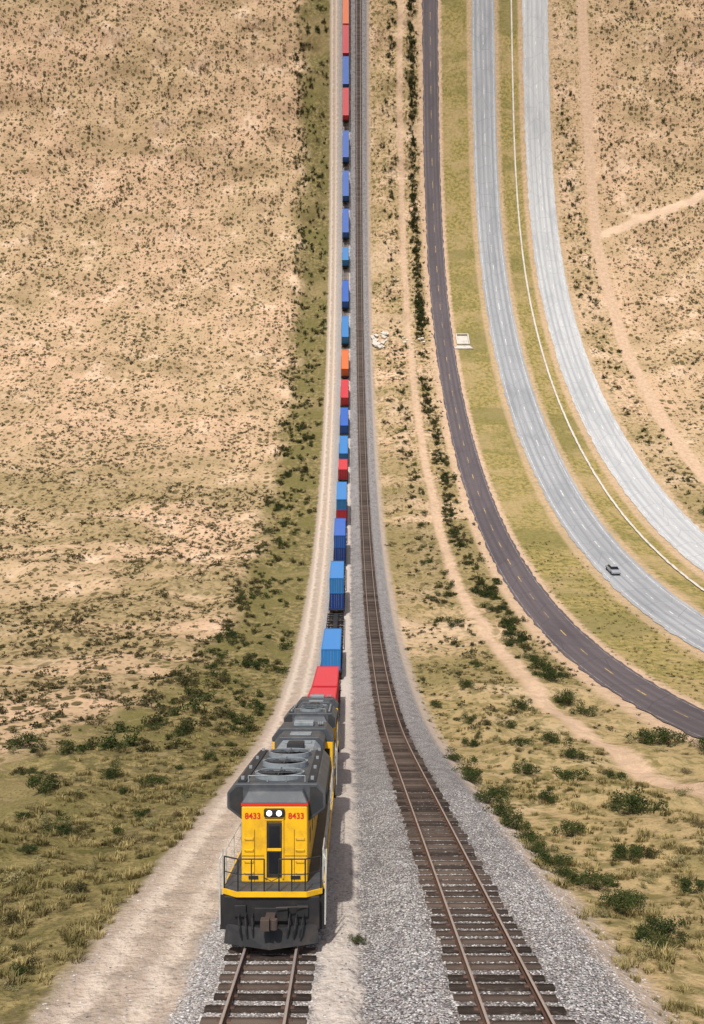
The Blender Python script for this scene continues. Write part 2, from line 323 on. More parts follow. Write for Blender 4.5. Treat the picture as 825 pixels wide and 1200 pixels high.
def locomotive(s,L,num):
    M=frame(float(TLf(s)),s,0.12+0.268); r=empty('locomotive',M)
    q=L/20.0
    def A(name,vf,mat,bevel=0,smooth=False): return mesh_part(name,vf[0],vf[1],mat,r,smooth,bevel)
    A('underframe',join(box(-1.1,1.1,0.4,L-0.4,0.95,1.3),box(-1.52,1.52,1.1,L-1.1,1.30,1.5)),blk,0.02)
    A('deck',([(-1.5,0.55,1.5),(-1.05,0.22,1.5),(1.05,0.22,1.5),(1.5,0.55,1.5),(1.5,1.1,1.5),(1.5,L-1.1,1.5),(1.5,L-.55,1.5),(1.05,L-.22,1.5),(-1.05,L-.22,1.5),(-1.5,L-.55,1.5),(-1.5,1.1,1.5)]+[(-1.5,0.55,1.56),(-1.05,0.22,1.56),(1.05,0.22,1.56),(1.5,0.55,1.56),(1.5,1.1,1.56),(1.5,L-1.1,1.56),(1.5,L-.55,1.56),(1.05,L-.22,1.56),(-1.05,L-.22,1.56),(-1.5,L-.55,1.56),(-1.5,1.1,1.56)],[tuple(range(10,-1,-1)),tuple(range(11,22))]+[(i,(i+1)%11,(i+1)%11+11,i+11) for i in range(11)]),greyp)
    A('deck_edge_stripe',join(([(-1.5,0.53,1.44),(-1.04,0.19,1.44),(1.04,0.19,1.44),(1.5,0.53,1.44),(-1.5,0.53,1.59),(-1.04,0.19,1.59),(1.04,0.19,1.59),(1.5,0.53,1.59),(-1.5,0.60,1.44),(-1.04,0.25,1.44),(1.04,0.25,1.44),(1.5,0.60,1.44),(-1.5,0.60,1.59),(-1.04,0.25,1.59),(1.04,0.25,1.59),(1.5,0.60,1.59)],
        [(0,1,5,4),(1,2,6,5),(2,3,7,6),(4,5,13,12),(5,6,14,13),(6,7,15,14),(9,8,12,13),(10,9,13,14),(11,10,14,15),(0,4,12,8),(3,11,15,7),(0,8,9,1),(1,9,10,2),(2,10,11,3)]),
        box(-1.56,-1.50,1.1,L-1.1,1.40,1.53),box(1.50,1.56,1.1,L-1.1,1.40,1.53)),yelp)
    A('pilot',join(box(-1.42,1.42,0.28,0.40,0.45,1.43),box(-0.5,0.5,0.12,0.28,0.75,1.15),box(-1.1,-0.75,0.2,0.28,0.85,1.2),box(0.75,1.1,0.2,0.28,0.85,1.2)),blk,0.02)
    A('snow_plow',([(-1.35,0.3,0.62),(0,-0.12,0.62),(1.35,0.3,0.62),(-1.4,0.15,0.1),(0,-0.35,0.1),(1.4,0.15,0.1),(-1.35,0.38,0.62),(1.35,0.38,0.62),(-1.4,0.3,0.1),(1.4,0.3,0.1)],[(0,1,4,3),(1,2,5,4),(0,6,7,2,1),(3,4,5,9,8),(6,8,9,7),(0,3,8,6),(2,7,9,5)]),blk)
    A('coupler',join(box(-0.14,0.14,-0.35,0.15,0.78,1.02),box(-0.24,0.02,-0.62,-0.35,0.74,1.06),cyl((0.14,-0.48,0.9),0.11,0.3,'Z',12),tube([(0.15,0.0,1.2),(0.6,0.05,1.2),(1.1,0.2,1.15)],0.02)),steel,0.02)
    for sx in (-1,1):
        for k in (0.55,0.75,0.95): A('air_hose',tube([(sx*k,0.25,0.95),(sx*k,0.0,0.9),(sx*k*0.95,-0.1,0.6),(sx*k*0.9,-0.08,0.35)],0.028),blk)
        for e,yy in ((0,0.62),(1,L-1.08)):
            st=[box(min(sx*1.15,sx*1.56),max(sx*1.15,sx*1.56),yy,yy+0.46,z,z+0.04) for z in (0.38,0.72,1.06)]
            A('corner_steps',join(*st),lgrey,0.005)
            A('step_stringer',join(box(min(sx*1.13,sx*1.58),max(sx*1.13,sx*1.58),yy-0.05,yy-0.01,0.34,1.38),box(min(sx*1.13,sx*1.58),max(sx*1.13,sx*1.58),yy+0.47,yy+0.51,0.34,1.38)),blk)
            A('step_handrail',tube([(sx*1.58,yy-0.06,0.5),(sx*1.60,yy-0.06,2.45),(sx*1.52,yy+0.0,2.6)],0.024),whp)
            A('step_handrail',tube([(sx*1.58,yy+0.52,0.5),(sx*1.60,yy+0.52,2.6)],0.024),whp)
        pts=[(sx*1.5,yy,2.58) for yy in np.linspace(1.2,L-1.2,12)]
        T=[tube([pts[0],pts[-1]],0.022),tube([(p[0],p[1],2.1) for p in (pts[0],pts[-1])],0.012)]+[tube([(p[0],p[1],1.55),p],0.02) for p in pts]
        A('walkway_handrail',join(*T),whp)
    for yy in (0.26,L-0.26):
        y2=yy+0.3 if yy<5 else yy-0.3
        T=[]
        for sx in (-1,1):
            top=[(sx*0.22,yy,2.55),(sx*1.0,yy,2.55),(sx*1.45,y2,2.55)]
            T+=[tube(top,0.022),tube([(p[0],p[1],2.1) for p in top],0.015)]+[tube([(p[0],p[1],1.55),p],0.022) for p in top]+[tube([(sx*0.6,yy,1.55),(sx*0.6,yy,2.55)],0.018)]
        T.append(tube([(-0.22,yy,2.0),(0,yy-0.03,1.9),(0.22,yy,2.0)],0.012))
        A('end_railing',join(*T),blk)
    A('hood_end',prism([(-1.02,1.56),(1.02,1.56),(1.02,3.93),(-1.02,3.93)],1.15,2.1),yelp,0.05)
    A('hood_red_stripe',prism([(-1.03,3.93),(1.03,3.93),(1.03,4.01),(-1.03,4.01)],1.14,2.1),redp)
    A('hood_end_roof',([(-1.03,1.13,4.01),(1.03,1.13,4.01),(1.03,2.1,4.01),(-1.03,2.1,4.01),(-0.85,1.42,4.34),(0.85,1.42,4.34),(0.85,2.1,4.40),(-0.85,2.1,4.40)],[(0,3,2,1),(0,1,5,4),(1,2,6,5),(2,3,7,6),(3,0,4,7),(4,5,6,7)]),greyp,0.03)
    A('end_door',join(box(-0.23,0.23,1.10,1.15,1.75,3.42)),blk,0.02)
    A('end_door_window',join(box(-0.16,0.16,1.075,1.10,2.68,3.33),box(-0.16,0.16,1.075,1.10,1.88,2.52)),gls,0.01)
    A('door_frame',join(box(-0.29,-0.235,1.09,1.15,1.7,3.48),box(0.235,0.29,1.09,1.15,1.7,3.48),box(-0.29,0.29,1.085,1.148,3.485,3.53),box(-0.22,0.22,1.07,1.099,2.55,2.64)),yelp,0.008)
    A('panel_seams',join(box(-0.62,-0.605,1.143,1.15,1.6,3.2),box(0.605,0.62,1.143,1.15,1.6,3.2),box(-1.0,-0.32,1.142,1.15,2.38,2.395),box(0.32,1.0,1.142,1.15,2.38,2.395)),blk)
    A('headlight_housing',box(-0.32,0.32,1.04,1.15,3.60,3.86),blk,0.04)
    for sx in (-1,1):
        A('headlight',cyl((sx*0.15,1.03,3.73),0.085,0.05,'Y',20),lampm)
        A('grab_iron',join(*[tube([(sx*0.66,1.15,z),(sx*0.66,1.08,z),(sx*0.92,1.08,z),(sx*0.92,1.15,z)],0.012) for z in (1.9,2.25,2.6,2.95)]),yelp)
        text(num,r,(sx*0.67,1.135,3.62),0.25,redp)
        A('sand_filler',box(min(sx*0.5,sx*0.8),max(sx*0.5,sx*0.8),1.12,1.15,1.68,1.78),blk,0.005)
    y0,y1=1.75,8.6*q
    A('radiator_hood',prism([(-1.0,1.56),(1.0,1.56),(1.0,3.3),(-1.0,3.3)],2.0,y1),yelp)
    A('radiator_wings',join(prism([(-1.02,3.3),(1.02,3.3),(1.56,3.72),(1.56,4.22),(1.30,4.50),(-1.30,4.50),(-1.56,4.22),(-1.56,3.72)],y0,y1)),greyp,0.035)
    for sx in (-1,1):
        A('radiator_grille',join(*[prism_yz([(y0+0.35+k*0.24,3.78),(y0+0.50+k*0.24,3.78),(y0+0.50+k*0.24,4.17),(y0+0.35+k*0.24,4.17)],min(sx*1.562,sx*1.59),max(sx*1.562,sx*1.59)) for k in range(int((y1-y0-0.8)/0.24))]),dk)
        A('wing_red_stripe',box(min(sx*1.0,sx*1.02),max(sx*1.0,sx*1.02),2.1,y1,3.14,3.22),redp)
        A('wing_end_panel',([(sx*1.06,y0-0.012,3.45),(sx*1.48,y0-0.012,3.76),(sx*1.48,y0-0.012,4.18),(sx*1.26,y0-0.012,4.40),(sx*1.06,y0-0.012,4.40)],[(0,1,2,3,4) if sx>0 else (4,3,2,1,0)]),dk)
    for k in range(3):
        yy=y0+1.25+k*(y1-y0-2.5)/2; rr=min(0.82,(y1-y0)/6.6)
        n=28
        V=[];F=[]
        for rad,z in ((rr,4.50),(rr,4.66),(rr-0.09,4.66),(rr-0.09,4.53)):
            for i in range(n):
                a=6.2832*i/n; V.append((rad*math.cos(a),yy+rad*math.sin(a),z))
        for b in range(3):
            for i in range(n): F.append((b*n+i,b*n+(i+1)%n,(b+1)*n+(i+1)%n,(b+1)*n+i))
        A('fan_shroud',(V,F),lgrey)
        bl=[cyl((0,yy,4.58),0.16,0.1,'Z',14)]
        for i in range(9):
            a=6.2832*i/9; c_,s_=math.cos(a),math.sin(a); c2,s2=math.cos(a+0.3),math.sin(a+0.3)
            bl.append(([(0.15*c_,yy+0.15*s_,4.60),((rr-.12)*c_,yy+(rr-.12)*s_,4.62),((rr-.12)*c2,yy+(rr-.12)*s2,4.56),(0.15*c2,yy+0.15*s2,4.56)],[(0,1,2,3)]))
        A('fan_blades',join(*bl),blk)
        A('fan_guard',join(*[tube([(-rr+0.05,yy+j,4.67),(rr-0.05,yy+j,4.67)],0.012,4) for j in (-0.25,0,0.25)],tube([(0,yy-rr+.05,4.675),(0,yy+rr-.05,4.675)],0.012,4)),greyp)
        A('fan_well',cyl((0,yy,4.51),rr-0.1,0.03,'Z',24),blk)
    A('roof_walk',join(box(-1.25,-0.98,y0+0.2,y1-0.2,4.505,4.55),box(0.98,1.25,y0+0.2,y1-0.2,4.505,4.55)),dk)
    A('roof_lifting_lugs',join(*[box(sx*1.12-0.05,sx*1.12+0.05,yy,yy+0.12,4.55,4.65) for sx in (-1,1) for yy in np.linspace(y0+0.4,y1-0.5,4)],*[tube([(sx*0.9,y0+0.15,4.52),(sx*0.9,y0+0.15,4.72),(sx*0.3,y0+0.15,4.72),(sx*0.3,y0+0.15,4.52)],0.02) for sx in (-1,1)]),lgrey)
    m1=15.6*q
    A('engine_hood',prism([(-0.98,1.56),(0.98,1.56),(0.98,3.75),(-0.98,3.75)],y1,m1),yelp,0.02)
    A('engine_hood_roof',prism([(-0.99,3.75),(0.99,3.75),(0.99,4.0),(0.75,4.28),(-0.75,4.28),(-0.99,4.0)],y1,m1),lgrey,0.03)
    A('brake_blister',prism([(-1.15,3.7),(1.15,3.7),(1.15,4.2),(0.9,4.42),(-0.9,4.42),(-1.15,4.2)],m1-2.6*q,m1-0.2),greyp,0.04)
    A('exhaust_stack',join(box(-0.35,0.35,y1+1.5*q,y1+2.6*q,4.25,4.52),box(-0.28,0.28,y1+1.58*q,y1+2.5*q,4.52,4.54)),dk,0.02)
    A('roof_hatches',join(*[box(-0.6,0.6,y1+(0.3+k_)*q,y1+(1.0+k_)*q,4.283,4.33) for k_ in (0,3)],box(-0.5,0.5,m1-2*q,m1-1*q,4.42,4.47)),lgrey,0.01)
    dv=[]
    for sx in (-1,1):
        yy=2.3
        while yy<m1-0.7:
            xo=1.0 if yy<y1 else 0.98
            dv.append(box(min(sx*xo,sx*(xo+0.025)),max(sx*xo,sx*(xo+0.025)),yy,yy+0.62,1.75,3.0)); yy+=0.75
    A('hood_side_doors',join(*dv),yelp,0.01)
    A('side_louvres',join(*[box(min(sx*1.03,sx*1.035),max(sx*1.03,sx*1.035),2.4+k*1.5,2.8+k*1.5,2.45,2.9) for sx in (-1,1) for k in range(4)]),dk)
    A('cab',prism([(-1.5,1.56),(1.5,1.56),(1.5,3.85),(-1.5,3.85)],m1,m1+2.6*q),yelp,0.04)
    A('cab_roof',prism([(-1.53,3.85),(1.53,3.85),(1.53,4.05),(1.15,4.50),(-1.15,4.50),(-1.53,4.05)],m1-0.03,m1+2.7*q),greyp,0.04)
    A('cab_windows',join(*[box(min(sx*1.49,sx*1.52),max(sx*1.49,sx*1.52),m1+a*q,m1+b*q,2.75,3.55) for sx in (-1,1) for a,b in ((0.4,1.15),(1.3,2.1))],box(-1.35,-1.05,m1-0.02,m1+0.02,2.8,3.5),box(1.05,1.35,m1-0.02,m1+0.02,2.8,3.5)),gls)
    A('air_conditioner',box(-0.5,0.5,m1+0.8*q,m1+1.8*q,4.5,4.72),lgrey,0.04)
    A('air_horn',join(*[cyl((0.75+0.1*k,m1+1.2,4.62),0.035,0.45,'Y',8,0.06) for k in range(3)]),lgrey)
    A('nose',prism([(-1.0,1.56),(1.0,1.56),(1.0,2.9),(0.7,3.25),(-0.7,3.25),(-1.0,2.9)],m1+2.6*q,L-1.1),yelp,0.05)
    A('fuel_tank',prism([(-1.0,0.3),(1.0,0.3),(1.4,0.6),(1.4,1.25),(-1.4,1.25),(-1.4,0.6)],L/2-2.0*q,L/2+2.0*q),blk,0.05)
    sp_=3.4 if q>0.8 else 2.6
    bogie(r,3.9*q,sp_*min(1,q+0.1),3,mat=blk); bogie(r,L-3.9*q,sp_*min(1,q+0.1),3,mat=blk)
    return r
locomotive(22.55,20.0,'8433'); locomotive(43.6,14.5,'8427')
# ------------------------------------------------------------------ container cars
cols={'blue':(0.010,0.10,0.44),'navy':(0.010,0.045,0.22),'lblue':(0.02,0.19,0.50),'red':(0.55,0.018,0.03),'orange':(0.70,0.14,0.02)}
cm={k_:paint('container_'+k_,v,0.5,0.25,tuple(x*0.4+0.05 for x in v),sc=0.8) for k_,v in cols.items()}
roofm={k_:paint('container_roof_'+k_,tuple(min(1,x*0.85+0.02) for x in v),0.6,0.45,tuple(x*0.5+0.08 for x in v),sc=0.7) for k_,v in cols.items()}
def container(root,y0,L,z0,color,H=2.7):
    w=1.2
    n=int(L/0.28); V=[];F=[]
    for sx in (-1,1):
        pr=[]
        for i in range(n):
            a=y0+0.12+(L-0.24)*i/n; st=(L-0.24)/n
            pr+=[(w-0.005,a),(w-0.005,a+st*0.35),(w-0.045,a+st*0.5),(w-0.045,a+st*0.85)]
        b=len(V)
        for x,y in pr: V+=[(sx*x,y,z0+0.1),(sx*x,y,z0+H-0.08)]
        for i in range(len(pr)-1):
            q=(b+2*i,b+2*i+2,b+2*i+3,b+2*i+1); F.append(q if sx>0 else q[::-1])
    for yy,sg in ((y0+0.03,1),(y0+L-0.03,-1)):
        b=len(V)
        V+=[(-w+0.03,yy,z0+0.1),(w-0.03,yy,z0+0.1),(w-0.03,yy,z0+H-0.08),(-w+0.03,yy,z0+H-0.08)]; F.append((b,b+1,b+2,b+3) if sg>0 else (b+3,b+2,b+1,b))
    mesh_part('container_walls',V,F,cm[color],root)
    nr=int(L/0.35); pr=[]
    for i in range(nr):
        a=y0+0.1+(L-0.2)*i/nr; st=(L-0.2)/nr; pr+=[(a,H-0.02),(a+st*.4,H-0.02),(a+st*.5,H-0.05),(a+st*.9,H-0.05)]
    V=[];F=[]
    for y,z in pr: V+=[(-w+0.05,y,z0+z),(w-0.05,y,z0+z)]
    for i in range(len(pr)-1): F.append((2*i,2*i+1,2*i+3,2*i+2))
    mesh_part('container_roof',V,F,roofm[color],root)
    e=[]
    for sx in (-1,1):
        a,b=min(sx*w,sx*(w-0.1)),max(sx*w,sx*(w-0.1))
        e+=[box(a,b,y0+0.12,y0+L-0.12,z0,z0+0.12),box(a,b,y0+0.12,y0+L-0.12,z0+H-0.1,z0+H)]
        for yy in (y0,y0+L-0.12): e.append(box(a,b,yy,yy+0.12,z0,z0+H))
    for yy in (y0,y0+L-0.1): e+=[box(-w+0.1,w-0.1,yy,yy+0.1,z0,z0+0.14),box(-w+0.1,w-0.1,yy,yy+0.1,z0+H-0.12,z0+H)]
    V,F=join(*e); mesh_part('container_frame',V,F,cm[color],root)
    bars=[tube([(x,y0+0.005,z0+0.12),(x,y0+0.005,z0+H-0.1)],0.022) for x in (-0.85,-0.35,0.35,0.85)]+[box(-0.02,0.02,y0+0.01,y0+0.028,z0+0.14,z0+H-0.12)]
    V,F=join(*bars); mesh_part('door_lock_bars',V,F,lgrey,root)
blocks=[(59.8,11.6,['red']),(72.6,12.2,['red']),(96,13.5,['lblue']),(133,12.2,['lblue','navy']),(164,12.2,['blue','navy']),(190,12.2,['lblue','red']),(217.5,7,['red']),(228.5,12,['lblue']),(247.5,12.2,['blue']),(266.5,12.2,['red']),(286,12.2,['orange']),(307,13,['lblue']),(329.5,12.5,['blue']),(354,7,['lblue']),(369.5,12.2,['blue']),(388.5,12.2,['blue']),(407.5,12.2,['blue']),(427,12.2,['red']),(441,12.2,['blue']),(454.8,12.2,['red']),(467.8,11,['orange']),(480,12.2,['blue']),(494,12.2,['lblue']),(508,12.2,['red']),(522,12.2,['blue']),(536,12.2,['blue'])]
empties=[(112.5,17.5),(148,13),(178.5,9)]
for s0,L,cl in blocks+[(a,b,None) for a,b in empties]:
    sc_=s0+L/2
    r=empty('container_railcar' if cl else 'flat_railcar',frame(float(TLf(sc_)),sc_,0.12+0.268))
    y0=-L/2
    e=[box(-0.35,0.35,y0-0.55,-y0+0.55,0.75,1.0)]
    for sx in (-1,1): e.append(box(min(sx*1.3,sx*1.38),max(sx*1.3,sx*1.38),y0-0.2,-y0+0.2,0.6,1.12))
    k_=y0+0.1
    while k_<-y0-0.3: e.append(box(-1.3,1.3,k_,k_+0.2,0.85,1.01)); k_+=1.6
    e+=[box(-1.3,1.3,y0-0.5,y0+0.05,0.84,1.02),box(-1.3,1.3,-y0-0.05,-y0+0.5,0.84,1.02),box(-0.12,0.12,y0-0.95,y0-0.55,0.75,0.95),box(-0.12,0.12,-y0+0.55,-y0+0.95,0.75,0.95)]
    V,F=join(*e); mesh_part('car_frame',V,F,blk,r)
    for yy in (y0+1.2,-y0-1.2): bogie(r,yy,1.7,2,0.42)
    z=1.03
    for c_ in reversed(cl or []): container(r,y0,L,z,c_); z+=2.72
# ------------------------------------------------------------------ car on highway
r=empty('car',frame(53.9,160,0.105,0))
cp=paint('car_paint_silver',(0.36,0.39,0.43),0.3,0.1,metal=0.3)
prof=[(-2.25,0.35),(-2.3,0.6),(-2.2,0.88),(-1.2,0.98),(1.3,1.0),(2.15,0.95),(2.3,0.65),(2.25,0.35)]
V,F=prism_yz([(y,z) for y,z in prof],-0.88,0.88); mesh_part('body',V,F,cp,r,bevel=0.09,seg=3)
gh=lambda y0,y1,y2,y3,x0,x1,z0,z1:([(-x0,y0,z0),(x0,y0,z0),(x0,y3,z0),(-x0,y3,z0),(-x1,y1,z1),(x1,y1,z1),(x1,y2,z1),(-x1,y2,z1)],[(0,3,2,1),(0,1,5,4),(1,2,6,5),(2,3,7,6),(3,0,4,7),(4,5,6,7)])
V,F=gh(-1.2,-0.45,1.05,1.75,0.82,0.64,0.96,1.40); mesh_part('windows',V,F,gls,r,bevel=0.04)
V,F=gh(-0.5,-0.4,1.0,1.1,0.67,0.6,1.385,1.45); mesh_part('roof',V,F,cp,r,bevel=0.03)
V,F=join(*[cyl((sx*0.80,yy,0.33),0.33,0.22,'X',20) for sx in (-1,1) for yy in (-1.4,1.4)]); mesh_part('wheels',V,F,blk,r)
V,F=join(box(-0.8,-0.5,-2.31,-2.25,0.62,0.76),box(0.5,0.8,-2.31,-2.25,0.62,0.76)); mesh_part('headlights',V,F,whp,r)
V,F=join(box(-1.02,-0.88,-0.75,-0.6,0.95,1.06),box(0.88,1.02,-0.75,-0.6,0.95,1.06)); mesh_part('mirrors',V,F,cp,r)
def culvert(X,s,w,l,yaw=0):
    r=empty('concrete_culvert',frame(X,s,float(ground_h(np.float64(X),np.float64(s)))+0.02,yaw))
    V,F=join(box(-w/2,w/2,-l/2,-l/2+0.4,-0.3,0.8),box(-w/2,w/2,l/2-0.4,l/2,-0.3,0.8),box(-w/2,-w/2+0.4,-l/2+.4,l/2-.4,-0.3,0.7),box(w/2-0.4,w/2,-l/2+.4,l/2-.4,-0.3,0.7),box(-w/2+.4,w/2-.4,-l/2+.4,l/2-.4,-0.3,0.15)); mesh_part('headwall',V,F,conc,r,bevel=0.04)
    V,F=([(-w/2+.1,-l/2,0.02),(w/2-.1,-l/2,0.02),(w/2+1,-l/2-2,0.05),(-w/2-1,-l/2-2,0.05),(-w/2+.1,-l/2,0.22),(w/2-.1,-l/2,0.22),(w/2+1,-l/2-2,0.2),(-w/2-1,-l/2-2,0.2)],[(0,1,2,3),(4,7,6,5),(0,4,5,1),(1,5,6,2),(2,6,7,3),(3,7,4,0)]); mesh_part('apron',V,F,conc,r)
culvert(40.6,311,4.6,6.5)
rb=[]
for i in range(22):
    x=random.uniform(-2.8,2.8); y=random.uniform(-5,5); a=random.uniform(0.3,1.0); b=random.uniform(0.3,1.0); t=random.uniform(0.1,0.45)
    V,F=box(-a,a,-b,b,-0.3,t); M=Matrix.Rotation(random.uniform(0,3),3,'Z'); V=[tuple(M@Vector(v)+Vector((x,y,random.uniform(0,0.004)))) for v in V]; rb.append((V,F))
for i in range(9):
    x=random.uniform(8,17); y=random.uniform(-2,2); a=random.uniform(0.3,0.9); V,F=box(x-a,x+a,y-a*.8,y+a*.8,-0.3,random.uniform(0.1,0.4)); rb.append((V,F))
V,F=join(*rb); o=mesh_part('concrete_rubble',V,F,conc); o.matrix_world=frame(10.8,311,0.25)
# ------------------------------------------------------------------ vegetation
def leaf_mat(name,a,b,c):
    m=N(name,0.85,0.15); oi=m.n('ShaderNodeObjectInfo'); ob=m.obj()
    cr=m.mix(oi.outputs['Random'],a,b); cr=m.mix(m.sm(m.noise(ob,2.2,2),0.45,0.65,0,0.8),cr,c)
    return m.col(cr)
shm=leaf_mat('shrub_leaves',(0.036,0.036,0.013),(0.095,0.082,0.030),(0.075,0.070,0.024))
drm=leaf_mat('dry_scrub_leaves',(0.070,0.056,0.026),(0.17,0.128,0.062),(0.11,0.088,0.042))
grn=leaf_mat('green_shrub_leaves',(0.019,0.035,0.009),(0.048,0.062,0.016),(0.070,0.086,0.024))
sgm=leaf_mat('pale_sage_leaves',(0.19,0.175,0.08),(0.36,0.31,0.145),(0.27,0.24,0.105))
gsm=leaf_mat('grass_blades',(0.09,0.08,0.026),(0.42,0.33,0.145),(0.20,0.165,0.058))
stm=paint('twig_bark',(0.12,0.085,0.06),0.9)
def coll(name,objs):
    c=bpy.data.collections.new(name)
    for o in objs: c.objects.link(o)
    return c
def shrub(name,seed,nl,ls,mat,flatn=0.7,lobes=7):
    r=np.random.default_rng(seed)
    cs=r.normal(0,1,(lobes,3))*[0.42,0.42,0.2]+[0,0,0.42*flatn]; rad=r.uniform(0.25,0.48,lobes)
    w=rad**2; li=r.choice(lobes,nl,p=w/w.sum()); d=r.normal(0,1,(nl,3)); d/=np.linalg.norm(d,axis=1)[:,None]
    p=cs[li]+d*rad[li][:,None]*(r.uniform(0.45,1.15,nl)[:,None])*[1,1,flatn]
    p=p[p[:,2]>-0.02]; n=len(p)
    a=r.normal(0,1,(n,3)); a/=np.linalg.norm(a,axis=1)[:,None]; b=np.cross(a,r.normal(0,1,(n,3))); b/=np.linalg.norm(b,axis=1)[:,None]
    sz=ls*r.uniform(0.6,1.3,n)[:,None]
    V=np.stack([p-a*sz,p+b*sz*0.55,p+a*sz,p-b*sz*0.55],1).reshape(-1,3); F=np.arange(4*n).reshape(-1,4)
    T=[]
    for i in range(lobes*2):
        e=cs[i%lobes]+r.normal(0,0.12,3); q=np.array([r.normal(0,0.05),r.normal(0,0.05),-0.05]); sd=np.cross(e-q,r.normal(0,1,3)); sd=sd/np.linalg.norm(sd)*0.018
        T+=[q-sd,q+sd,e+sd*0.4,e-sd*0.4]
    V=np.concatenate([V,np.array(T)]); F2=np.arange(4*n,len(V)).reshape(-1,4); F=np.concatenate([F,F2])
    me=fast_mesh(name,V,F); me.materials.append(mat); me.materials.append(stm)
    me.polygons.foreach_set('material_index',np.concatenate([np.zeros(n,np.int32),np.ones(len(F2),np.int32)]))
    return bpy.data.objects.new(name,me)
def tuft(name,seed,nb,h,sp):
    r=np.random.default_rng(seed); V=[];F=[]
    for i in range(nb):
        a=r.uniform(0,6.28); b=r.uniform(0,1)**0.5*sp*0.6; p=np.array([b*math.cos(a),b*math.sin(a),-0.03]); ln=r.uniform(0.1,1)*sp; hh=h*r.uniform(0.4,1.1); a2=a+r.normal(0,0.9)
        mid=p+np.array([math.cos(a2)*ln*0.35,math.sin(a2)*ln*0.35,hh*0.7]); tip=p+np.array([math.cos(a2)*ln,math.sin(a2)*ln,hh*r.uniform(0.7,1.1)])
        w=np.array([-math.sin(a2),math.cos(a2),0])*0.011; k0=len(V); V+=[p-w,p+w,mid+w*.8,mid-w*.8,tip+w*.1,tip-w*.1]; F+=[(k0,k0+1,k0+2,k0+3),(k0+3,k0+2,k0+4,k0+5)]
    me=fast_mesh(name,np.array(V),np.array(F)); me.materials.append(gsm); return bpy.data.objects.new(name,me)
def stone(name,seed):
    import bmesh
    bm=bmesh.new(); bmesh.ops.create_icosphere(bm,subdivisions=1,radius=1); r=random.Random(seed)
    for v in bm.verts: v.co*=r.uniform(0.7,1.15); v.co.z*=0.75
    me=bpy.data.meshes.new(name); bm.to_mesh(me); me.materials.append(stone_m); return bpy.data.objects.new(name,me)
smt=N('ballast_stone',0.85,0.2); oi=smt.n('ShaderNodeObjectInfo'); rn=oi.outputs['Random']
c_=smt.mix(rn,(0.09,0.085,0.085),(0.62,0.60,0.58)); fr=smt.math('FRACT',smt.math('MULTIPLY',rn,17.0)); c_=smt.mix(smt.sm(fr,0.7,1.0,0,0.6),c_,(0.36,0.25,0.20)); stone_m=smt.col(c_)
def scatter(name,X,S,scale,col,sink=0.0,zs=None,hadd=0.0):
    X=np.asarray(X,float); S=np.asarray(S,float); n=len(X)
    p=rng.permutation(n); X=X[p];S=S[p];scale=np.asarray(scale)[p]
    h=ground_h(X,S)-sink*scale+hadd; V=P(X,S,h); t=fold(S)[2]; ph=rng.uniform(0,6.28,n)
    C,Sn=np.cos(t),np.sin(t); c,s=np.cos(ph),np.sin(ph)
    eul=np.stack([np.arctan2(Sn*c,C),-np.arcsin(np.clip(Sn*s,-1,1)),np.arctan2(C*s,c)],1)
    me=bpy.data.meshes.new(name); me.vertices.add(n); me.vertices.foreach_set('co',V.astype(np.float32).ravel())
    a=me.attributes.new('rot','FLOAT_VECTOR','POINT'); a.data.foreach_set('vector',eul.astype(np.float32).ravel())
    sv=np.stack([scale,scale*rng.uniform(0.75,1.2,n),scale*(rng.uniform(0.7,1.2,n) if zs is None else zs)],1)
    a=me.attributes.new('scl','FLOAT_VECTOR','POINT'); a.data.foreach_set('vector',sv.astype(np.float32).ravel())
    o=new_obj(name,me)
    ng=bpy.data.node_groups.new(name,'GeometryNodeTree'); ng.interface.new_socket('Geometry',in_out='INPUT',socket_type='NodeSocketGeometry'); ng.interface.new_socket('Geometry',in_out='OUTPUT',socket_type='NodeSocketGeometry')
    gi=ng.nodes.new('NodeGroupInput'); go=ng.nodes.new('NodeGroupOutput'); ip=ng.nodes.new('GeometryNodeInstanceOnPoints'); ci=ng.nodes.new('GeometryNodeCollectionInfo')
    ci.inputs['Collection'].default_value=col; ci.inputs['Separate Children'].default_value=True; ci.inputs['Reset Children'].default_value=True
    ip.inputs['Pick Instance'].default_value=True
    na=ng.nodes.new('GeometryNodeInputNamedAttribute'); na.data_type='FLOAT_VECTOR'; na.inputs['Name'].default_value='rot'
    nb=ng.nodes.new('GeometryNodeInputNamedAttribute'); nb.data_type='FLOAT_VECTOR'; nb.inputs['Name'].default_value='scl'
    er=ng.nodes.new('FunctionNodeEulerToRotation'); l=ng.links.new
    l(na.outputs[0],er.inputs[0]); l(er.outputs[0],ip.inputs['Rotation']); l(nb.outputs[0],ip.inputs['Scale']); l(gi.outputs[0],ip.inputs['Points']); l(ci.outputs[0],ip.inputs['Instance']); l(ip.outputs[0],go.inputs[0])
    md=o.modifiers.new('scatter','NODES'); md.node_group=ng
    return o
U=rng.uniform
far_s=coll('scrub_variants',[shrub('scrub_a%d'%i,20+i,70,0.19,shm) for i in range(4)]+[shrub('scrub_d%d'%i,40+i,60,0.18,drm,0.6) for i in range(3)])
near_s=coll('shrub_variants',[shrub('shrub_a%d'%i,60+i,2200,0.045,grn,0.85,9) for i in range(4)])
mid_s=coll('sage_variants',[shrub('sage_a%d'%i,80+i,900,0.06,shm,0.75,9) for i in range(2)]+[shrub('sage_d%d'%i,85+i,800,0.055,drm,0.75,9) for i in range(1)]+[shrub('sage_p%d'%i,95+i,800,0.055,sgm,0.75,9) for i in range(2)]+[shrub('sage_g0',99,900,0.06,grn,0.75,9)])
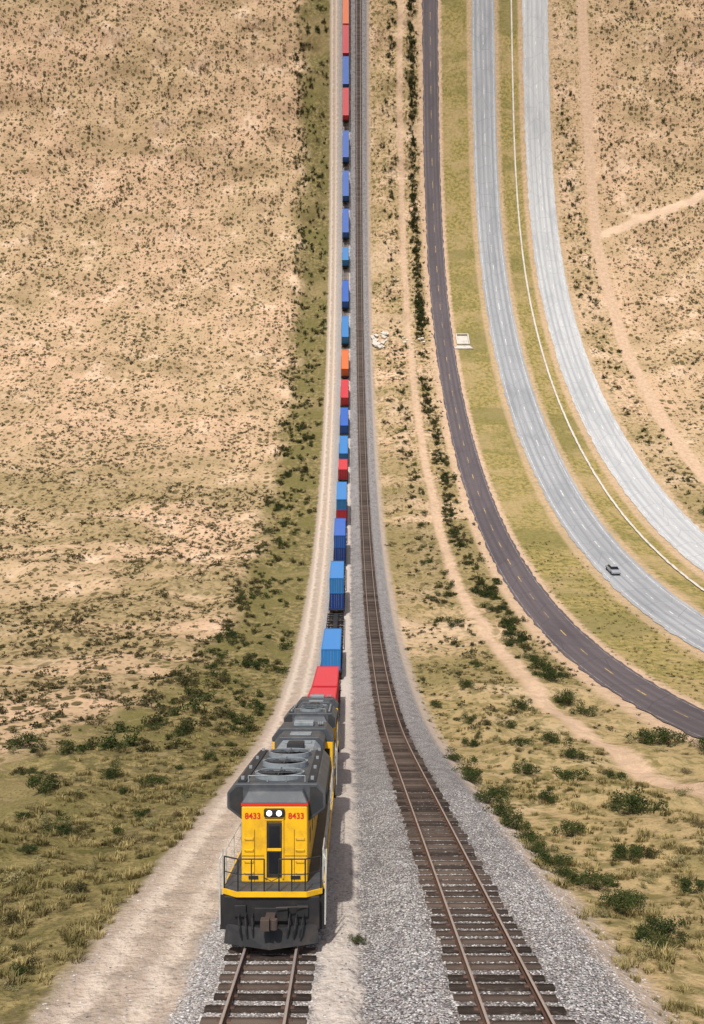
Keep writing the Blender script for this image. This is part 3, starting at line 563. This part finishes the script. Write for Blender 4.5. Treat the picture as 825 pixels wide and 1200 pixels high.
grc=coll('grass_variants',[tuft('tuft_%d'%i,90+i,50,0.30,0.30) for i in range(5)])
stc=coll('stone_variants',[stone('stone_%d'%i,i) for i in range(5)])
def fpts(x0,x1,s0,s1,dens,clump,bias):
    n=int((x1-x0)*(s1-s0)*dens); X=U(x0,x1,n); S=U(s0,s1,n); pr=np.clip(0.5+bias+clump*(0.5*nf4(X,S)+0.5*nf5(X,S)),0,1); k_=U(0,1,n)<pr; return X[k_],S[k_]
A=[fpts(-185,-17,60,600,0.44,0.4,0.05),fpts(103,195,60,600,0.50,0.4,0.05),fpts(85.5,96,20,600,0.26,0.3,0.0),fpts(9,30,60,600,0.20,0.5,-0.03)]
A.append(fpts(-150,-18,80,240,0.28,0.8,-0.05)); A.append(fpts(-60,-18,20,100,0.15,0.5,0.0))
X=np.concatenate([a[0] for a in A]); S=np.concatenate([a[1] for a in A])
ok=~((X>19.8)&(X<23.2))&~((X>95.8)&(X<100.2))&~((X>100)&(np.abs(S-373-(X-101)*0.44)<2.5)); X=X[ok];S=S[ok]
sc=0.28+0.55*U(0,1,len(X))**1.9; big=U(0,1,len(X))<0.02; sc[big]*=1.7
scatter('desert_scrub',X,S,sc,far_s)
n=900; s=U(85,345,n); x=25.8+rng.normal(0,1.1,n)+0.8*np.sin(s/17); kp=U(0,1,n)<0.5+0.45*nf1(x*0,s); 
n2=800; s2=U(318,620,n2); x2=26.2+rng.normal(0,0.9,n2)
n3=2100; s3=U(60,620,n3); x3=-U(9,22,n3); k3=U(0,1,n3)<0.45+0.4*nf4(x3,s3)
n4=350; s4=U(100,620,n4); x4=17.0+rng.normal(0,1.6,n4)
n5=200; s5=U(100,450,n5); x5=np.clip(90+rng.normal(0,2.5,n5),86,95.5)
x=np.concatenate([x[kp],x2,x3[k3],x4,x5]); s=np.concatenate([s[kp],s2,s3[k3],s4,s5])
ok=~((x>20)&(x<23)); x=x[ok]; s=s[ok]
scatter('green_shrubs',x,s,0.5+0.8*U(0,1,len(x))**1.5,coll('verge_variants',[shrub('verge_a%d'%i,120+i,380,0.095,grn if i%2 else shm,0.8) for i in range(4)]))
near=[(7.9,58,1.0),(8.1,53,1.1),(8.0,50,0.9),(7.9,44,0.9),(8.1,41.5,1.0),(8.4,39,1.0),(8.5,36.5,0.9),(8.8,35,0.8),(8.8,33,0.95),(9.1,30.5,0.7),(9.6,30,0.8),(8.7,31.4,0.6),(9.7,27.5,0.85),(10.5,25.6,0.8),(10.4,28.5,0.7),(10,24.5,0.6),(15.2,41.5,1.4),(14.2,50,1.2),(12.5,55,1.0),(27.6,66,2.0),(25.6,67,1.6),(29,63,1.5),(28.7,60,1.3),(18,52,1.0),(24.5,86,1.8),(24.0,92,1.8),(24.8,80,1.5),(18.8,83,1.3),(15.2,72,1.2),(17.3,66,1.1),(13.8,62,1.0),(-12.5,49,1.0),(-17.5,44,1.1),(-13.8,33,0.6),(-21,58,1.2),(-26,62,1.5),(-12.6,24,0.5),(-14.5,38,0.9),(24.6,100,1.6),(25.5,108,1.7),(24.2,115,1.5),(25.8,125,1.7),(25.1,135,1.6),(26.0,146,1.7),(10.8,37.5,0.8),(12.1,33.5,0.9),(13.2,29.5,0.7),(11.4,22.6,0.6),(9.5,47,0.9),(11.5,44.5,0.8),(16.8,58,1.1),(10.4,66,1.0),(11.9,75,1.1),(9.5,84,1.0),(13.5,90,1.2),(-11,41,0.7),(-16,52,0.9),(-10.5,58,0.8),(-14,66,1.0),(-19,72,1.1),(-11,76,0.9)]
nr=np.array(near); scatter('shrub_thicket',nr[:,0],nr[:,1],nr[:,2]*0.9,near_s)
scatter('weed',[0.25],[23.8],np.array([0.28]),near_s)
n=1100; x=np.concatenate([-U(8.8,30,n),U(8.6,29,n)]); s=np.concatenate([15+110*U(0,1,n)**1.3,15+115*U(0,1,n)**1.3]); kp=U(0,1,2*n)<0.45+0.4*nf4(x,s); kp&=~((x>19.8)&(x<23.2))
scatter('sagebrush',x[kp],s[kp],0.15+0.45*U(0,1,kp.sum())**1.8,mid_s)
def gpts(x0,x1,s0,s1,d,b=0.1):
    n=int(abs(x1-x0)*(s1-s0)*d); x=U(x0,x1,n); s=U(s0,s1,n); k_=U(0,1,n)<0.5+b+0.6*(0.5*nf4(x,s)+0.6*nf3(x,s)); return x[k_],s[k_]
G=[gpts(-17,-7.9,12,50,8,0.0),gpts(-20,-7.9,50,110,3,0.0),gpts(7.9,18,12,50,7,0.0),gpts(8,20,50,110,2,-0.05),gpts(38,50,80,180,1,0.2)]
x=np.concatenate([a[0] for a in G]); s=np.concatenate([a[1] for a in G])
scatter('grass',x,s,0.4+1.0*U(0,1,len(x))**2.0,grc)
def st(x0,x1,s0,s1,d):
    n=int((x1-x0)*(s1-s0)*d); return U(x0,x1,n),U(s0,s1,n)
G=[st(-4.5,-0.95,17,30,150),st(0.35,7.6,17,30,150),st(0.35,7.6,30,45,60),st(-4.5,-0.95,30,40,40),st(-8.2,-4.5,15,36,9),st(7.4,8.6,15,40,45),st(-0.95,0.35,17,30,25)]
x=np.concatenate([a[0] for a in G]); s=np.concatenate([a[1] for a in G])
scatter('gravel',x,s,0.018+0.030*U(0,1,len(x)),stc,sink=0.2)
# ------------------------------------------------------------------ light, camera
el=math.radians(52)
d=Vector((-0.22,-0.85,0)).normalized()*math.cos(el)+Vector((0,0,math.sin(el)))
sl=bpy.data.lights.new('sun','SUN'); sl.energy=4.2; sl.angle=math.radians(1.5); sl.color=(1,0.955,0.885)
so=bpy.data.objects.new('sun',sl); scene.collection.objects.link(so); so.rotation_euler=d.to_track_quat('Z','Y').to_euler(); so.location=(0,0,60)
w=bpy.data.worlds.new('World'); scene.world=w; w.use_nodes=True; nt=w.node_tree; sk=nt.nodes.new('ShaderNodeTexSky'); sk.sky_type='NISHITA'; sk.sun_disc=False; sk.sun_elevation=el; sk.sun_rotation=math.atan2(d.x,d.y); sk.dust_density=2.5
nt.links.new(sk.outputs[0],nt.nodes['Background'].inputs[0]); nt.nodes['Background'].inputs[1].default_value=0.11
cam=bpy.data.cameras.new('camera'); co=bpy.data.objects.new('camera',cam); scene.collection.objects.link(co); co.location=(0,0,9.7); co.rotation_euler=(math.radians(90),0,0)
cam.sensor_fit='VERTICAL'; cam.sensor_height=36; cam.sensor_width=24.75; cam.lens=27; cam.shift_y=140/1200; cam.shift_x=3.5/1200; cam.clip_end=3000
scene.camera=co
scene.view_settings.view_transform='Standard'; scene.view_settings.look='None'; scene.view_settings.exposure=0
